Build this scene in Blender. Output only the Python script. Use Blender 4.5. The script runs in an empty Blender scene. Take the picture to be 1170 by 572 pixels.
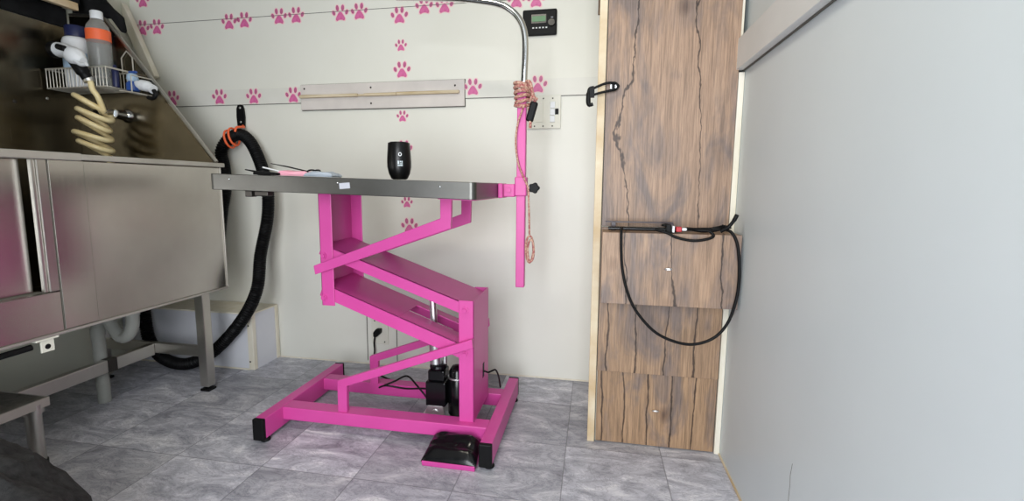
import bpy, bmesh, math, random
from mathutils import Vector, Matrix, noise
random.seed(7)
PI = math.pi
scn = bpy.context.scene
col = scn.collection

# ------------------------------------------------------------------ camera
cam_d = bpy.data.cameras.new('camera')
cam = bpy.data.objects.new('camera', cam_d)
col.objects.link(cam)
yaw, pitch, roll = -0.1894, 0.12547, 0.00639
f = Vector((math.sin(yaw)*math.cos(pitch), math.cos(yaw)*math.cos(pitch), -math.sin(pitch)))
r = Vector((math.cos(yaw), -math.sin(yaw), 0)); u = r.cross(f)
r2 = math.cos(roll)*r + math.sin(roll)*u
u2 = -math.sin(roll)*r + math.cos(roll)*u
cam.matrix_world = Matrix(((r2.x, u2.x, -f.x, 0), (r2.y, u2.y, -f.y, 0), (r2.z, u2.z, -f.z, 0.95), (0, 0, 0, 1)))
cam_d.sensor_width = 36
cam_d.lens = 545.0/1170*36
cam_d.shift_x = 11.3/1170
cam_d.shift_y = -4.9/1170
cam_d.clip_start = 0.02
scn.camera = cam

# ------------------------------------------------------------------ light
scn.view_settings.view_transform = 'Standard'
scn.view_settings.look = 'None'
scn.view_settings.gamma = 1
scn.view_settings.exposure = 0.15
scn.view_settings.use_curve_mapping = False
w = bpy.data.worlds.new('sky'); scn.world = w
w.use_nodes = True
w.node_tree.nodes['Background'].inputs[0].default_value = (0.72, 0.82, 1.0, 1)
w.node_tree.nodes['Background'].inputs[1].default_value = 1.0

def area(name, loc, rot, sx, sy, power, color):
    l = bpy.data.lights.new(name, 'AREA'); l.shape = 'RECTANGLE'
    l.size = sx; l.size_y = sy; l.energy = power; l.color = color
    o = bpy.data.objects.new(name, l); o.location = loc; o.rotation_euler = rot
    col.objects.link(o)
    return o
# daylight that enters through the open doorway behind the photographer
area('doorway_daylight', (-0.2, -1.12, 1.05), (PI/2, 0, 0), 1.1, 1.85, 66, (0.95, 0.975, 1.0))
# the warm lamp on the ceiling over the middle of the van
area('ceiling_lamp_light', (-0.55, 0.9, 2.2), (0, 0, 0), 0.5, 0.25, 10, (1.0, 0.93, 0.78))

# ------------------------------------------------------------------ materials
def mat(name, color=(0.5, 0.5, 0.5), rough=0.5, metal=0.0, spec=0.5, coat=0.0):
    m = bpy.data.materials.new(name); m.use_nodes = True
    b = m.node_tree.nodes['Principled BSDF']
    b.inputs['Base Color'].default_value = (*color, 1)
    b.inputs['Roughness'].default_value = rough
    b.inputs['Metallic'].default_value = metal
    b.inputs['Specular IOR Level'].default_value = spec
    b.inputs['Coat Weight'].default_value = coat
    return m
def NL(m):
    return m.node_tree.nodes, m.node_tree.links, m.node_tree.nodes['Principled BSDF']
def ramp(N, stops):
    n = N.new('ShaderNodeValToRGB'); e = n.color_ramp.elements
    while len(e) < len(stops): e.new(0.5)
    for i, (p, c) in enumerate(stops):
        e[i].position = p; e[i].color = (*c, 1) if len(c) == 3 else c
    return n
def mixc(N, L, fac, a, b, mode='MIX'):
    n = N.new('ShaderNodeMix'); n.data_type = 'RGBA'; n.blend_type = mode
    for s, v in ((0, fac), (6, a), (7, b)):
        if hasattr(v, 'is_output') or hasattr(v, 'links'): L.new(v, n.inputs[s])
        else: n.inputs[s].default_value = v if s == 0 else (*v, 1)
    return n.outputs[2]
def coords(N, L, scale=(1, 1, 1), loc=(0, 0, 0)):
    g = N.new('ShaderNodeNewGeometry') if False else N.new('ShaderNodeTexCoord')
    mp = N.new('ShaderNodeMapping'); mp.inputs['Scale'].default_value = scale; mp.inputs['Location'].default_value = loc
    L.new(g.outputs['Object'], mp.inputs[0])
    return mp.outputs[0]
def noise_n(N, L, vec, scale, detail=4, rough=0.5, dist=0.0):
    n = N.new('ShaderNodeTexNoise'); n.inputs['Scale'].default_value = scale
    n.inputs['Detail'].default_value = detail; n.inputs['Roughness'].default_value = rough
    n.inputs['Distortion'].default_value = dist
    L.new(vec, n.inputs['Vector']); return n.outputs['Fac']
def mottled(name, a, b, scale=4, rough=0.5, metal=0.0, stretch=(1, 1, 1), bump=0.0, bscale=60, lo=0.35, hi=0.65, rvar=0.0, spec=0.5):
    m = mat(name, a, rough, metal, spec); N, L, B = NL(m)
    v = coords(N, L, stretch)
    n = noise_n(N, L, v, scale, 5, 0.55)
    rp = ramp(N, [(lo, a), (hi, b)]); L.new(n, rp.inputs[0]); L.new(rp.outputs[0], B.inputs['Base Color'])
    if bump:
        bn = noise_n(N, L, v, bscale, 3)
        bp = N.new('ShaderNodeBump'); bp.inputs['Strength'].default_value = bump; bp.inputs['Distance'].default_value = 0.002
        L.new(bn, bp.inputs['Height']); L.new(bp.outputs[0], B.inputs['Normal'])
    if rvar:
        mr = N.new('ShaderNodeMapRange'); mr.inputs[3].default_value = rough - rvar; mr.inputs[4].default_value = rough + rvar
        L.new(n, mr.inputs[0]); L.new(mr.outputs[0], B.inputs['Roughness'])
    return m

M_wall = mottled('painted_wall_panel', (0.695, 0.69, 0.62), (0.725, 0.72, 0.655), 2, 0.42, bump=0.05, bscale=25)
M_wallR = mottled('right_wall_panel', (0.58, 0.635, 0.655), (0.61, 0.665, 0.68), 2, 0.38, bump=0.05, bscale=25)
M_wallL = mottled('left_wall_panel', (0.60, 0.60, 0.50), (0.64, 0.64, 0.55), 3, 0.5)
M_strip = mottled('batten_paint', (0.64, 0.635, 0.57), (0.70, 0.69, 0.64), 3, 0.4)
M_gap = mat('panel_gap', (0.10, 0.095, 0.08), 0.8)
M_ceil = mottled('ceiling_panel', (0.38, 0.375, 0.34), (0.42, 0.415, 0.38), 2, 0.6)
M_rear = mottled('rear_wall_panel', (0.16, 0.155, 0.15), (0.2, 0.195, 0.19), 2, 0.6)
M_white = mottled('white_laminate', (0.62, 0.63, 0.68), (0.67, 0.68, 0.72), 3, 0.4)
M_cream = mottled('cream_edging', (0.68, 0.63, 0.50), (0.76, 0.72, 0.62), 6, 0.55, stretch=(4, 4, 0.8))
M_creamdirty = mottled('raw_wood_edging', (0.50, 0.36, 0.20), (0.68, 0.60, 0.45), 5, 0.6, stretch=(1, 1, 1.2))
M_beamR = mottled('grey_white_beam', (0.60, 0.61, 0.60), (0.66, 0.66, 0.65), 3, 0.4)
M_pink = mottled('pink_powder_coat', (0.56, 0.056, 0.285), (0.59, 0.064, 0.31), 6, 0.38, bump=0.06, bscale=120)
M_decal = mottled('pink_decal_vinyl', (0.56, 0.10, 0.27), (0.66, 0.15, 0.35), 60, 0.45)
M_toe = mottled('pink_decal_toe', (0.40, 0.085, 0.19), (0.50, 0.11, 0.26), 60, 0.45)
M_decalE = mat('pale_pink_border', (0.80, 0.52, 0.54), 0.5)
M_black = mat('black_rubber', (0.004, 0.004, 0.0045), 0.5, 0.0, 0.18)
M_blackg = mat('black_gloss', (0.004, 0.004, 0.005), 0.2, 0.0, 0.35)
M_blackm = mottled('black_cloth', (0.006, 0.006, 0.006), (0.016, 0.016, 0.017), 8, 0.95, spec=0.1)
M_chrome = mat('chrome', (0.78, 0.79, 0.80), 0.12, 1.0)
M_chromer = mottled('worn_zinc_rod', (0.62, 0.62, 0.62), (0.78, 0.78, 0.78), 20, 0.4, 1.0)
M_screw = mat('dark_screw', (0.06, 0.055, 0.05), 0.4, 0.8)
M_orange = mat('orange_tape', (0.80, 0.13, 0.04), 0.5)
M_red = mat('red_tag', (0.45, 0.02, 0.03), 0.5)
M_grey = mat('grey_label', (0.42, 0.43, 0.48), 0.6)
M_plate = mottled('switch_plate_cream', (0.66, 0.65, 0.56), (0.70, 0.69, 0.61), 5, 0.4)
M_pvc = mottled('grey_pvc', (0.26, 0.265, 0.24), (0.33, 0.335, 0.31), 8, 0.4)
M_hosecream = mottled('cream_hose', (0.72, 0.58, 0.30), (0.80, 0.68, 0.40), 20, 0.4)
M_whitepl = mat('white_plastic', (0.72, 0.74, 0.76), 0.35)
M_bluewhite = mat('pale_blue_plastic', (0.35, 0.48, 0.62), 0.35)
M_navy = mat('navy_plastic', (0.015, 0.02, 0.07), 0.35)
M_blue = mat('blue_plastic', (0.02, 0.07, 0.28), 0.35)
M_pinkcloth = mottled('light_pink_cloth', (0.75, 0.30, 0.42), (0.80, 0.40, 0.50), 15, 0.8)
M_greycloth = mottled('blue_grey_cloth', (0.28, 0.33, 0.40), (0.40, 0.45, 0.52), 18, 0.9)
M_rope = mottled('pink_beige_rope', (0.33, 0.075, 0.085), (0.55, 0.37, 0.27), 150, 0.8, lo=0.42, hi=0.58)
M_wire = mottled('wire_coating', (0.45, 0.42, 0.36), (0.60, 0.58, 0.52), 20, 0.4, 0.4)

def steel(name, a, b, rough, stretch=(1, 1, 1), scale=3, metal=1.0, streak=120):
    m = mat(name, a, rough, metal); N, L, B = NL(m)
    v = coords(N, L, stretch)
    n = noise_n(N, L, v, scale, 6, 0.6)
    rp = ramp(N, [(0.3, a), (0.7, b)]); L.new(n, rp.inputs[0]); L.new(rp.outputs[0], B.inputs['Base Color'])
    v2 = coords(N, L, (1, 1, 0.02) if streak > 0 else (0.02, 0.02, 1))
    n2 = noise_n(N, L, v2, abs(streak), 2, 0.5)
    mr = N.new('ShaderNodeMapRange'); mr.inputs[3].default_value = rough-0.03; mr.inputs[4].default_value = rough+0.04
    L.new(n2, mr.inputs[0]); L.new(mr.outputs[0], B.inputs['Roughness'])
    bp = N.new('ShaderNodeBump'); bp.inputs['Strength'].default_value = 0.012; bp.inputs['Distance'].default_value = 0.001
    L.new(n2, bp.inputs['Height']); L.new(bp.outputs[0], B.inputs['Normal'])
    return m
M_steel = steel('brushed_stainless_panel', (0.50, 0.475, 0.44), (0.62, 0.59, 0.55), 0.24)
M_steelD = steel('tub_steel_dark_reflection', (0.085, 0.075, 0.055), (0.21, 0.185, 0.14), 0.25, scale=2.2)  # stainless too, base colour darkened to stand in for dark reflections
M_steelT = steel('table_top_steel', (0.11, 0.109, 0.10), (0.17, 0.168, 0.16), 0.4, streak=-160)  # base colour darkened in place of the dim room its front edge mirrors
M_steelL = steel('leg_steel', (0.50, 0.48, 0.44), (0.62, 0.60, 0.56), 0.3)
M_rim = mottled('dull_rim_steel', (0.42, 0.40, 0.36), (0.52, 0.50, 0.46), 5, 0.45, 0.7)

def wood(name, seed, crack=9.0, warm=0.0, stops=((0.24, (0.20, 0.13, 0.09)), (0.45, (0.30, 0.195, 0.13)), (0.60, (0.365, 0.24, 0.162)), (0.78, (0.42, 0.29, 0.195)))):
    stops = [(p, (c[0], c[1]*(1-0.04*warm), c[2]*(1-0.18*warm))) for p, c in stops]
    m = mat(name, (0.4, 0.25, 0.15), 0.5); N, L, B = NL(m)
    v = coords(N, L, (1, 1, 1), (seed*3.7, seed*1.3, seed*2.1))
    vs = coords(N, L, (14, 14, 0.9), (seed*3.7, 0, seed*2.1))
    grain = noise_n(N, L, vs, 3.0, 8, 0.65, 0.6)
    rp = ramp(N, stops)
    L.new(grain, rp.inputs[0])
    vm = coords(N, L, (3.2, 3.2, 1.1), (seed*5.1, 2, seed))
    patch = noise_n(N, L, vm, 2.6, 4, 0.6, 0.8)
    pr = ramp(N, [(0.46, (0, 0, 0)), (0.62, (0.85, 0.85, 0.85))]); L.new(patch, pr.inputs[0])
    c1 = mixc(N, L, pr.outputs[0], rp.outputs[0], (0.155, 0.12, 0.11))
    fine = noise_n(N, L, coords(N, L, (60, 60, 2.2), (seed, 0, 0)), 4, 4, 0.7)
    fr = ramp(N, [(0.35, (0.66, 0.66, 0.66)), (0.6, (1.1, 1.1, 1.1))]); L.new(fine, fr.inputs[0])
    c2 = mixc(N, L, 1.0, c1, fr.outputs[0], 'MULTIPLY')
    # knots
    vk = N.new('ShaderNodeTexVoronoi'); vk.inputs['Scale'].default_value = 5.5
    L.new(coords(N, L, (1, 1, 0.7), (seed*2.3, 5, seed*1.7)), vk.inputs['Vector'])
    kr = ramp(N, [(0.0, (0.18, 0.14, 0.13)), (0.06, (0.5, 0.44, 0.42)), (0.15, (1, 1, 1))]); L.new(vk.outputs['Distance'], kr.inputs[0])
    c3 = mixc(N, L, 0.75, c2, kr.outputs[0], 'MULTIPLY')
    # long thin splits running with the grain
    sx = N.new('ShaderNodeSeparateXYZ'); L.new(v, sx.inputs[0])
    wob = noise_n(N, L, coords(N, L, (2, 2, 1.0), (seed, 1, seed)), 1.5, 6, 0.58)
    ma = N.new('ShaderNodeMath'); ma.operation = 'MULTIPLY_ADD'; ma.inputs[1].default_value = crack
    L.new(sx.outputs[0], ma.inputs[0]); mw = N.new('ShaderNodeMath'); mw.operation = 'MULTIPLY'; mw.inputs[1].default_value = 1.1
    L.new(wob, mw.inputs[0]); L.new(mw.outputs[0], ma.inputs[2])
    fr2 = N.new('ShaderNodeMath'); fr2.operation = 'FRACT'; L.new(ma.outputs[0], fr2.inputs[0])
    sb = N.new('ShaderNodeMath'); sb.operation = 'SUBTRACT'; sb.inputs[1].default_value = 0.5; L.new(fr2.outputs[0], sb.inputs[0])
    ab = N.new('ShaderNodeMath'); ab.operation = 'ABSOLUTE'; L.new(sb.outputs[0], ab.inputs[0])
    wid = noise_n(N, L, coords(N, L, (2, 2, 5), (seed, 3, 2)), 3, 2)
    dv = N.new('ShaderNodeMath'); dv.operation = 'DIVIDE'; L.new(ab.outputs[0], dv.inputs[0]); L.new(wid, dv.inputs[1])
    cr = ramp(N, [(0.0, (0.06, 0.045, 0.04)), (0.03*crack/9, (0.16, 0.12, 0.11)), (0.065*crack/9, (1, 1, 1))]); L.new(dv.outputs[0], cr.inputs[0])
    c4 = mixc(N, L, 0.9, c3, cr.outputs[0], 'MULTIPLY')
    L.new(c4, B.inputs['Base Color'])
    return m

# floor: 33.6 cm vinyl tiles with a cloudy grey stone print
M_floor = mat('grey_stone_vinyl_tiles', (0.3, 0.3, 0.33), 0.42); N, L, B = NL(M_floor)
v = coords(N, L, (1, 1, 1), (0.075, -1.334, 0))
sc = N.new('ShaderNodeVectorMath'); sc.operation = 'SCALE'; sc.inputs['Scale'].default_value = 1/0.336; L.new(v, sc.inputs[0])
fl = N.new('ShaderNodeVectorMath'); fl.operation = 'FLOOR'; L.new(sc.outputs[0], fl.inputs[0])
frc = N.new('ShaderNodeVectorMath'); frc.operation = 'FRACTION'; L.new(sc.outputs[0], frc.inputs[0])
wn = N.new('ShaderNodeTexWhiteNoise'); wn.noise_dimensions = '2D'; L.new(fl.outputs[0], wn.inputs['Vector'])
off = N.new('ShaderNodeVectorMath'); off.operation = 'MULTIPLY_ADD'; L.new(wn.outputs['Color'], off.inputs[0]); off.inputs[1].default_value = (9, 9, 9); L.new(v, off.inputs[2])
st = N.new('ShaderNodeMapping'); st.inputs['Rotation'].default_value = (0, 0, 0.6); st.inputs['Scale'].default_value = (1.0, 2.1, 1); L.new(off.outputs[0], st.inputs[0])
cl = noise_n(N, L, st.outputs[0], 5.5, 10, 0.74, 0.9)
cr = ramp(N, [(0.28, (0.15, 0.15, 0.175)), (0.41, (0.31, 0.315, 0.36)), (0.53, (0.46, 0.465, 0.52)), (0.66, (0.70, 0.70, 0.73))]); L.new(cl, cr.inputs[0])
br = N.new('ShaderNodeMapRange'); br.inputs[3].default_value = 0.74; br.inputs[4].default_value = 1.2; L.new(wn.outputs['Value'], br.inputs[0])
cm = N.new('ShaderNodeVectorMath'); cm.operation = 'SCALE'; L.new(cr.outputs[0], cm.inputs[0]); L.new(br.outputs[0], cm.inputs['Scale'])
vein = noise_n(N, L, st.outputs[0], 9, 6, 0.7, 2.5)
vr = ramp(N, [(0.47, (1, 1, 1)), (0.5, (0.62, 0.62, 0.64)), (0.53, (1, 1, 1))]); L.new(vein, vr.inputs[0])
cv = mixc(N, L, 0.95, cm.outputs[0], vr.outputs[0], 'MULTIPLY')
sp = N.new('ShaderNodeSeparateXYZ'); L.new(frc.outputs[0], sp.inputs[0])
def edge(o):
    s = N.new('ShaderNodeMath'); s.operation = 'SUBTRACT'; s.inputs[1].default_value = 0.5; L.new(o, s.inputs[0])
    a = N.new('ShaderNodeMath'); a.operation = 'ABSOLUTE'; L.new(s.outputs[0], a.inputs[0])
    g = N.new('ShaderNodeMath'); g.operation = 'GREATER_THAN'; g.inputs[1].default_value = 0.4945; L.new(a.outputs[0], g.inputs[0]); return g
e1, e2 = edge(sp.outputs[0]), edge(sp.outputs[1])
mx = N.new('ShaderNodeMath'); mx.operation = 'MAXIMUM'; L.new(e1.outputs[0], mx.inputs[0]); L.new(e2.outputs[0], mx.inputs[1])
mf = N.new('ShaderNodeMath'); mf.operation = 'MULTIPLY'; mf.inputs[1].default_value = 0.55; L.new(mx.outputs[0], mf.inputs[0])
L.new(mixc(N, L, mf.outputs[0], cv, (0.09, 0.09, 0.10)), B.inputs['Base Color'])
mr = N.new('ShaderNodeMapRange'); mr.inputs[3].default_value = 0.34; mr.inputs[4].default_value = 0.55; L.new(cl, mr.inputs[0]); L.new(mr.outputs[0], B.inputs['Roughness'])

# ------------------------------------------------------------------ mesh helpers
class MB:
    def __init__(s): s.bm = bmesh.new(); s.mi = 0
    def _mark(s, n0):
        s.bm.faces.ensure_lookup_table()
        for i in range(n0, len(s.bm.faces)): s.bm.faces[i].material_index = s.mi
    def box(s, x0, x1, y0, y1, z0, z1, rot=None, piv=None):
        n0 = len(s.bm.faces)
        P = [Vector((x, y, z)) for z in (z0, z1) for y in (y0, y1) for x in (x0, x1)]
        if rot:
            c = Vector(piv) if piv else sum(P, Vector())/8
            P = [rot @ (p-c)+c for p in P]
        vs = [s.bm.verts.new(p) for p in P]
        for q in ((0, 2, 3, 1), (4, 5, 7, 6), (0, 1, 5, 4), (2, 6, 7, 3), (0, 4, 6, 2), (1, 3, 7, 5)):
            s.bm.faces.new([vs[i] for i in q])
        s._mark(n0); return s
    def prism(s, pts, axis, a, b):
        """closed outline pts in the two other axes, extruded along axis from a to b"""
        n0 = len(s.bm.faces)
        def V(p, t):
            return {'x': (t, p[0], p[1]), 'y': (p[0], t, p[1]), 'z': (p[0], p[1], t)}[axis]
        A = [s.bm.verts.new(V(p, a)) for p in pts]; C = [s.bm.verts.new(V(p, b)) for p in pts]
        n = len(pts)
        for i in range(n): s.bm.faces.new((A[i], A[(i+1) % n], C[(i+1) % n], C[i]))
        s.bm.faces.new(A[::-1]); s.bm.faces.new(C)
        s._mark(n0); return s
    def tube(s, path, rad, seg=12, closed=False, flat=1.0, up=None):
        n0 = len(s.bm.faces)
        P = [Vector(p) for p in path]; n = len(P)
        T = []
        for i in range(n):
            a = P[(i-1) % n] if closed or i > 0 else P[i]; b = P[(i+1) % n] if closed or i < n-1 else P[i]
            T.append((b-a).normalized())
        ref = Vector(up) if up else (Vector((0, 0, 1)) if abs(T[0].z) < 0.9 else Vector((1, 0, 0)))
        nrm = (ref - T[0]*ref.dot(T[0])).normalized()
        rings = []
        for i in range(n):
            nrm = (nrm - T[i]*nrm.dot(T[i])).normalized(); bi = T[i].cross(nrm)
            rr = rad(i/(n-1)) if callable(rad) else (rad[i] if isinstance(rad, (list, tuple)) else rad)
            rings.append([s.bm.verts.new(P[i]+rr*(math.cos(2*PI*k/seg)*nrm*flat+math.sin(2*PI*k/seg)*bi)) for k in range(seg)])
        m = n if closed else n-1
        for i in range(m):
            A, C = rings[i], rings[(i+1) % n]
            for k in range(seg): s.bm.faces.new((A[k], A[(k+1) % seg], C[(k+1) % seg], C[k]))
        if not closed: s.bm.faces.new(rings[0][::-1]); s.bm.faces.new(rings[-1])
        s._mark(n0); return s
    def cyl(s, a, b, r1, r2=None, seg=20):
        return s.tube([a, b], [r1, r1 if r2 is None else r2], seg)
    def lathe(s, c, prof, seg=28, rot=None):
        """prof: (radius, height) from the bottom to the top"""
        n0 = len(s.bm.faces); c = Vector(c); rings = []
        for (rr, h) in prof:
            ring = []
            for k in range(seg):
                p = Vector((rr*math.cos(2*PI*k/seg), rr*math.sin(2*PI*k/seg), h))
                if rot: p = rot @ p
                ring.append(s.bm.verts.new(c+p))
            rings.append(ring)
        for A, C in zip(rings, rings[1:]):
            for k in range(seg): s.bm.faces.new((A[k], A[(k+1) % seg], C[(k+1) % seg], C[k]))
        s.bm.faces.new(rings[0][::-1]); s.bm.faces.new(rings[-1])
        s._mark(n0); return s
    def ball(s, c, rx, ry, rz, sub=2):
        n0 = len(s.bm.faces)
        bmesh.ops.create_icosphere(s.bm, subdivisions=sub, radius=1, matrix=Matrix.Translation(Vector(c)) @ Matrix.Diagonal((rx, ry, rz, 1)))
        s._mark(n0); return s
    def slot(s, i): s.mi = i; return s
    def build(s, name, m, parent=None, bevel=0.0, smooth=False, origin=None, seg=2):
        bmesh.ops.recalc_face_normals(s.bm, faces=s.bm.faces[:])
        me = bpy.data.meshes.new(name)
        o = bpy.data.objects.new(name, me); col.objects.link(o)
        if parent is not None:
            base = world_loc(parent)
            o.parent = parent
        else:
            if origin is None:
                vs = [v.co for v in s.bm.verts]
                origin = (sum(p.x for p in vs)/len(vs), sum(p.y for p in vs)/len(vs), min(p.z for p in vs))
            base = Vector(origin); o.location = base
        bmesh.ops.translate(s.bm, verts=s.bm.verts[:], vec=-base)
        s.bm.to_mesh(me); s.bm.free()
        for q in (m if isinstance(m, (list, tuple)) else [m]): me.materials.append(q)
        if smooth:
            for p in me.polygons: p.use_smooth = True
            me.set_sharp_from_angle(angle=math.radians(42))
        if bevel:
            b = o.modifiers.new('bevel', 'BEVEL'); b.width = bevel; b.segments = seg; b.limit_method = 'ANGLE'; b.angle_limit = math.radians(40)
        return o
def world_loc(o):
    v = Vector(o.location)
    while o.parent is not None: o = o.parent; v = v+Vector(o.location)
    return v
def tag(o, label, cat, group=None):
    o['label'] = label; o['category'] = cat
    if group: o['group'] = group
    return o
def thing(name, loc, label, cat, group=None):
    o = bpy.data.objects.new(name, None); col.objects.link(o); o.location = loc
    o.empty_display_size = 0.05
    return tag(o, label, cat, group)
def struct(o): o['kind'] = 'structure'; return o
def spline(pts, n=8, closed=False):
    P = [Vector(p) for p in pts]; out = []; m = len(P)
    rng = range(m) if closed else range(m-1)
    for i in rng:
        p0 = P[(i-1) % m] if closed or i > 0 else P[i]*2-P[i+1]
        p1, p2 = P[i], P[(i+1) % m]
        p3 = P[(i+2) % m] if closed or i+2 < m else P[i+1]*2-P[i]
        for k in range(n):
            t = k/n
            out.append(0.5*((2*p1)+(-p0+p2)*t+(2*p0-5*p1+4*p2-p3)*t*t+(-p0+3*p1-3*p2+p3)*t**3))
    if not closed: out.append(P[-1])
    return out

# ------------------------------------------------------------------ the room
XL, XR, YB, YF, ZC = -2.49, 0.468, 2.283, -1.0, 2.25
struct(MB().box(XL-0.05, XR+0.05, YF-0.05, YB+0.05, -0.05, 0.0).build('floor', M_floor, origin=(0, 0, 0)))
struct(MB().box(XL-0.05, XR+0.05, YB, YB+0.05, 0, ZC).build('wall_back', M_wall))
struct(MB().box(XL-0.05, XL, YF, YB, 0, ZC).build('wall_left', M_wallL))
struct(MB().box(XR, XR+0.05, YF, YB, 0, ZC).build('wall_right', M_wallR))
struct(MB().box(XL-0.05, XR+0.05, YF-0.05, YB+0.05, ZC, ZC+0.05).build('ceiling', M_ceil))
# the wall behind the photographer with its open doorway
struct(MB().box(XL, -0.87, YF-0.05, YF, 0, ZC).box(0.37, XR, YF-0.05, YF, 0, ZC).box(-0.87, 0.37, YF-0.05, YF, 2.05, ZC).build('wall_front', M_rear))
# slim batten along the back wall, panel joint above it, caulk at the floor
struct(MB().box(XL, 0.0, YB-0.006, YB, 1.366, 1.443).slot(1).box(XL, 0.0, YB-0.0065, YB, 1.3638, 1.3660).build('trim_1', [M_strip, M_gap]))
struct(MB().box(XL, -0.30, YB-0.002, YB, 1.798, 1.8).build('trim_2', M_gap))
struct(MB().box(-1.69, 0.0, YB-0.005, YB, 0.0, 0.006).build('baseboard_back', M_cream))
struct(MB().box(XR-0.005, XR, -0.9, 1.735, 0.0, 0.006).build('baseboard_right', M_creamdirty))
# beam that runs along the right wall
struct(MB().box(0.440, XR, -0.95, 1.732, 1.328, 1.425).slot(1).box(0.461, XR, -0.95, 1.732, 1.3245, 1.3285).build('trim_3', [M_beamR, M_gap], bevel=0.002))
# dark service panel seams low on the back wall, behind the table
struct(MB().box(-1.167, -1.163, YB-0.002, YB, 0.02, 0.36).box(-1.0, -0.996, YB-0.002, YB, 0.02, 0.36).box(-1.167, -0.996, YB-0.002, YB, 0.36, 0.364).build('trim_4', M_gap))
# hairline crack near the bottom of the right wall
cz_ = [(1.142, 0.20), (1.1435, 0.235), (1.1425, 0.262), (1.145, 0.285), (1.139, 0.318)]
struct(MB().prism(cz_+[(a+0.0012, b) for a, b in cz_[::-1]], 'x', XR-0.0004, XR).build('trim_5', M_gap))

# ------------------------------------------------------------------ paw prints
def ell(cx, cz, a, b, rot, n=18):
    out = []
    for k in range(n):
        t = 2*PI*k/n; x = a*math.cos(t); z = b*math.sin(t)
        out.append((cx+x*math.cos(rot)-z*math.sin(rot), cz+x*math.sin(rot)+z*math.cos(rot)))
    return out
PAD = [(-0.30, -0.43), (-0.16, -0.37), (0, -0.345), (0.16, -0.37), (0.30, -0.43), (0.40, -0.37), (0.415, -0.25), (0.35, -0.10), (0.24, 0.06), (0.14, 0.20), (0.0, 0.26),
       (-0.14, 0.20), (-0.24, 0.06), (-0.35, -0.10), (-0.415, -0.25), (-0.40, -0.37)]
TOES = [(-0.60, 0.20, 0.13, 0.19, 0.45), (-0.245, 0.55, 0.135, 0.23, 0.12), (0.245, 0.55, 0.135, 0.23, -0.12), (0.60, 0.20, 0.13, 0.19, -0.45)]
def paw(x, z, s, rot, label, group, y=YB):
    s = s/2.0*1.42
    root = thing('paw_decal', (x, y, z), label, 'paw print', group)
    def T(p): return (x+s*0.95*(p[0]*math.cos(rot)-p[1]*math.sin(rot)), z+s*(p[0]*math.sin(rot)+p[1]*math.cos(rot)))
    e = MB()
    e.prism([T((p[0]*1.2, (p[1]+0.1)*1.2-0.1)) for p in PAD], 'y', y-0.0008, y)
    for t in TOES: e.prism([T(p) for p in ell(t[0], t[1], t[2]+0.07, t[3]+0.07, t[4])], 'y', y-0.0008, y)
    e.build('border', M_decalE, root)
    MB().prism([T(p) for p in PAD], 'y', y-0.0016, y-0.0008).build('palm_pad', M_decal, root)
    for t in TOES: MB().prism([T(p) for p in ell(*t)], 'y', y-0.0016, y-0.0008).build('toe_pad', M_toe, root)
BIG, SM = 0.086, 0.060
gt, gc, gs = 'paw prints along the top joint', 'paw prints in the middle column', 'paw prints on the batten'
top = [(-2.42, 1.773, -0.12, 'leftmost pink paw print of the top row, beside the tub splash board'),
       (-2.328, 1.773, -0.05, 'pink paw print second from the left end of the top row'),
       (-1.886, 1.775, -0.03, 'pink paw print third from the left in the top row, left one of its pair'),
       (-1.796, 1.778, -0.03, 'pink paw print fourth from the left in the top row, right one of its pair'),
       (-1.596, 1.785, -0.03, 'pink paw print fifth from the left in the top row, above the hook'),
       (-1.500, 1.785, -0.02, 'pink paw print sixth from the left in the top row'),
       (-1.258, 1.781, 0.02, 'top row pink paw print above the wall rail, left one of its pair'),
       (-1.157, 1.783, 0.02, 'pink paw print of the top row above the wall rail, right one of its pair'),
       (-0.949, 1.753, 0.0, 'single pink paw print hanging just below the joint, top of the column'),
       (-0.823, 1.789, 0.02, 'pink paw print crossing the joint, first right of the column top'),
       (-0.722, 1.787, 0.0, 'pink paw print crossing the joint, second right of the column top'),
       (-0.378, 1.79, 0.0, 'pink paw print partly behind the bend of the chrome arm'),
       (-0.287, 1.787, 0.0, 'pink paw print directly above the car radio')]
for x, z, ro, lb in top: paw(x, z, BIG, ro, lb, gt)
paw(-2.404, 1.915, BIG, 0, 'pink paw print cut by the upper frame edge, above the leftmost pair', gt)
for x, z, sz, lb in [(-0.944, 1.617, SM, 'small pink paw print between two large ones, second in the column'),
                     (-0.941, 1.500, BIG, 'large pink paw print just above the wooden wall rail'),
                     (-0.943, 1.282, SM, 'small pink paw print just below the wooden wall rail'),
                     (-0.938, 1.123, BIG, 'pink paw print almost hidden behind the black tumbler'),
                     (-0.928, 0.859, SM, 'small pink paw print right under the steel table top'),
                     (-0.917, 0.737, BIG, 'large pink paw print cut by the sloping pink bar, lowest on the wall')]:
    paw(x, z, sz, 0.0, lb, gc)
for x, z, lb in [(-2.26, 1.40, 'pink paw print half behind the slanted edge of the tub splash'),
                 (-1.967, 1.399, 'pink paw print on the batten left of the black hook'),
                 (-1.762, 1.396, 'pink paw print on the batten right of the black hook'),
                 (-1.533, 1.396, 'pink paw print overlapped by the left end of the wooden rail'),
                 (-0.583, 1.406, 'pink paw print on the batten at the right end of the wooden rail'),
                 (-0.273, 1.408, 'pink paw print on the batten above the switch plate')]:
    paw(x, z, BIG, 0.0, lb, gs, YB-0.006)

# ------------------------------------------------------------------ grooming table
G = thing('grooming_table', (-0.75, 1.74, 0), 'pink electric grooming table with steel top and zigzag lifting frame', 'grooming table')
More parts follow.
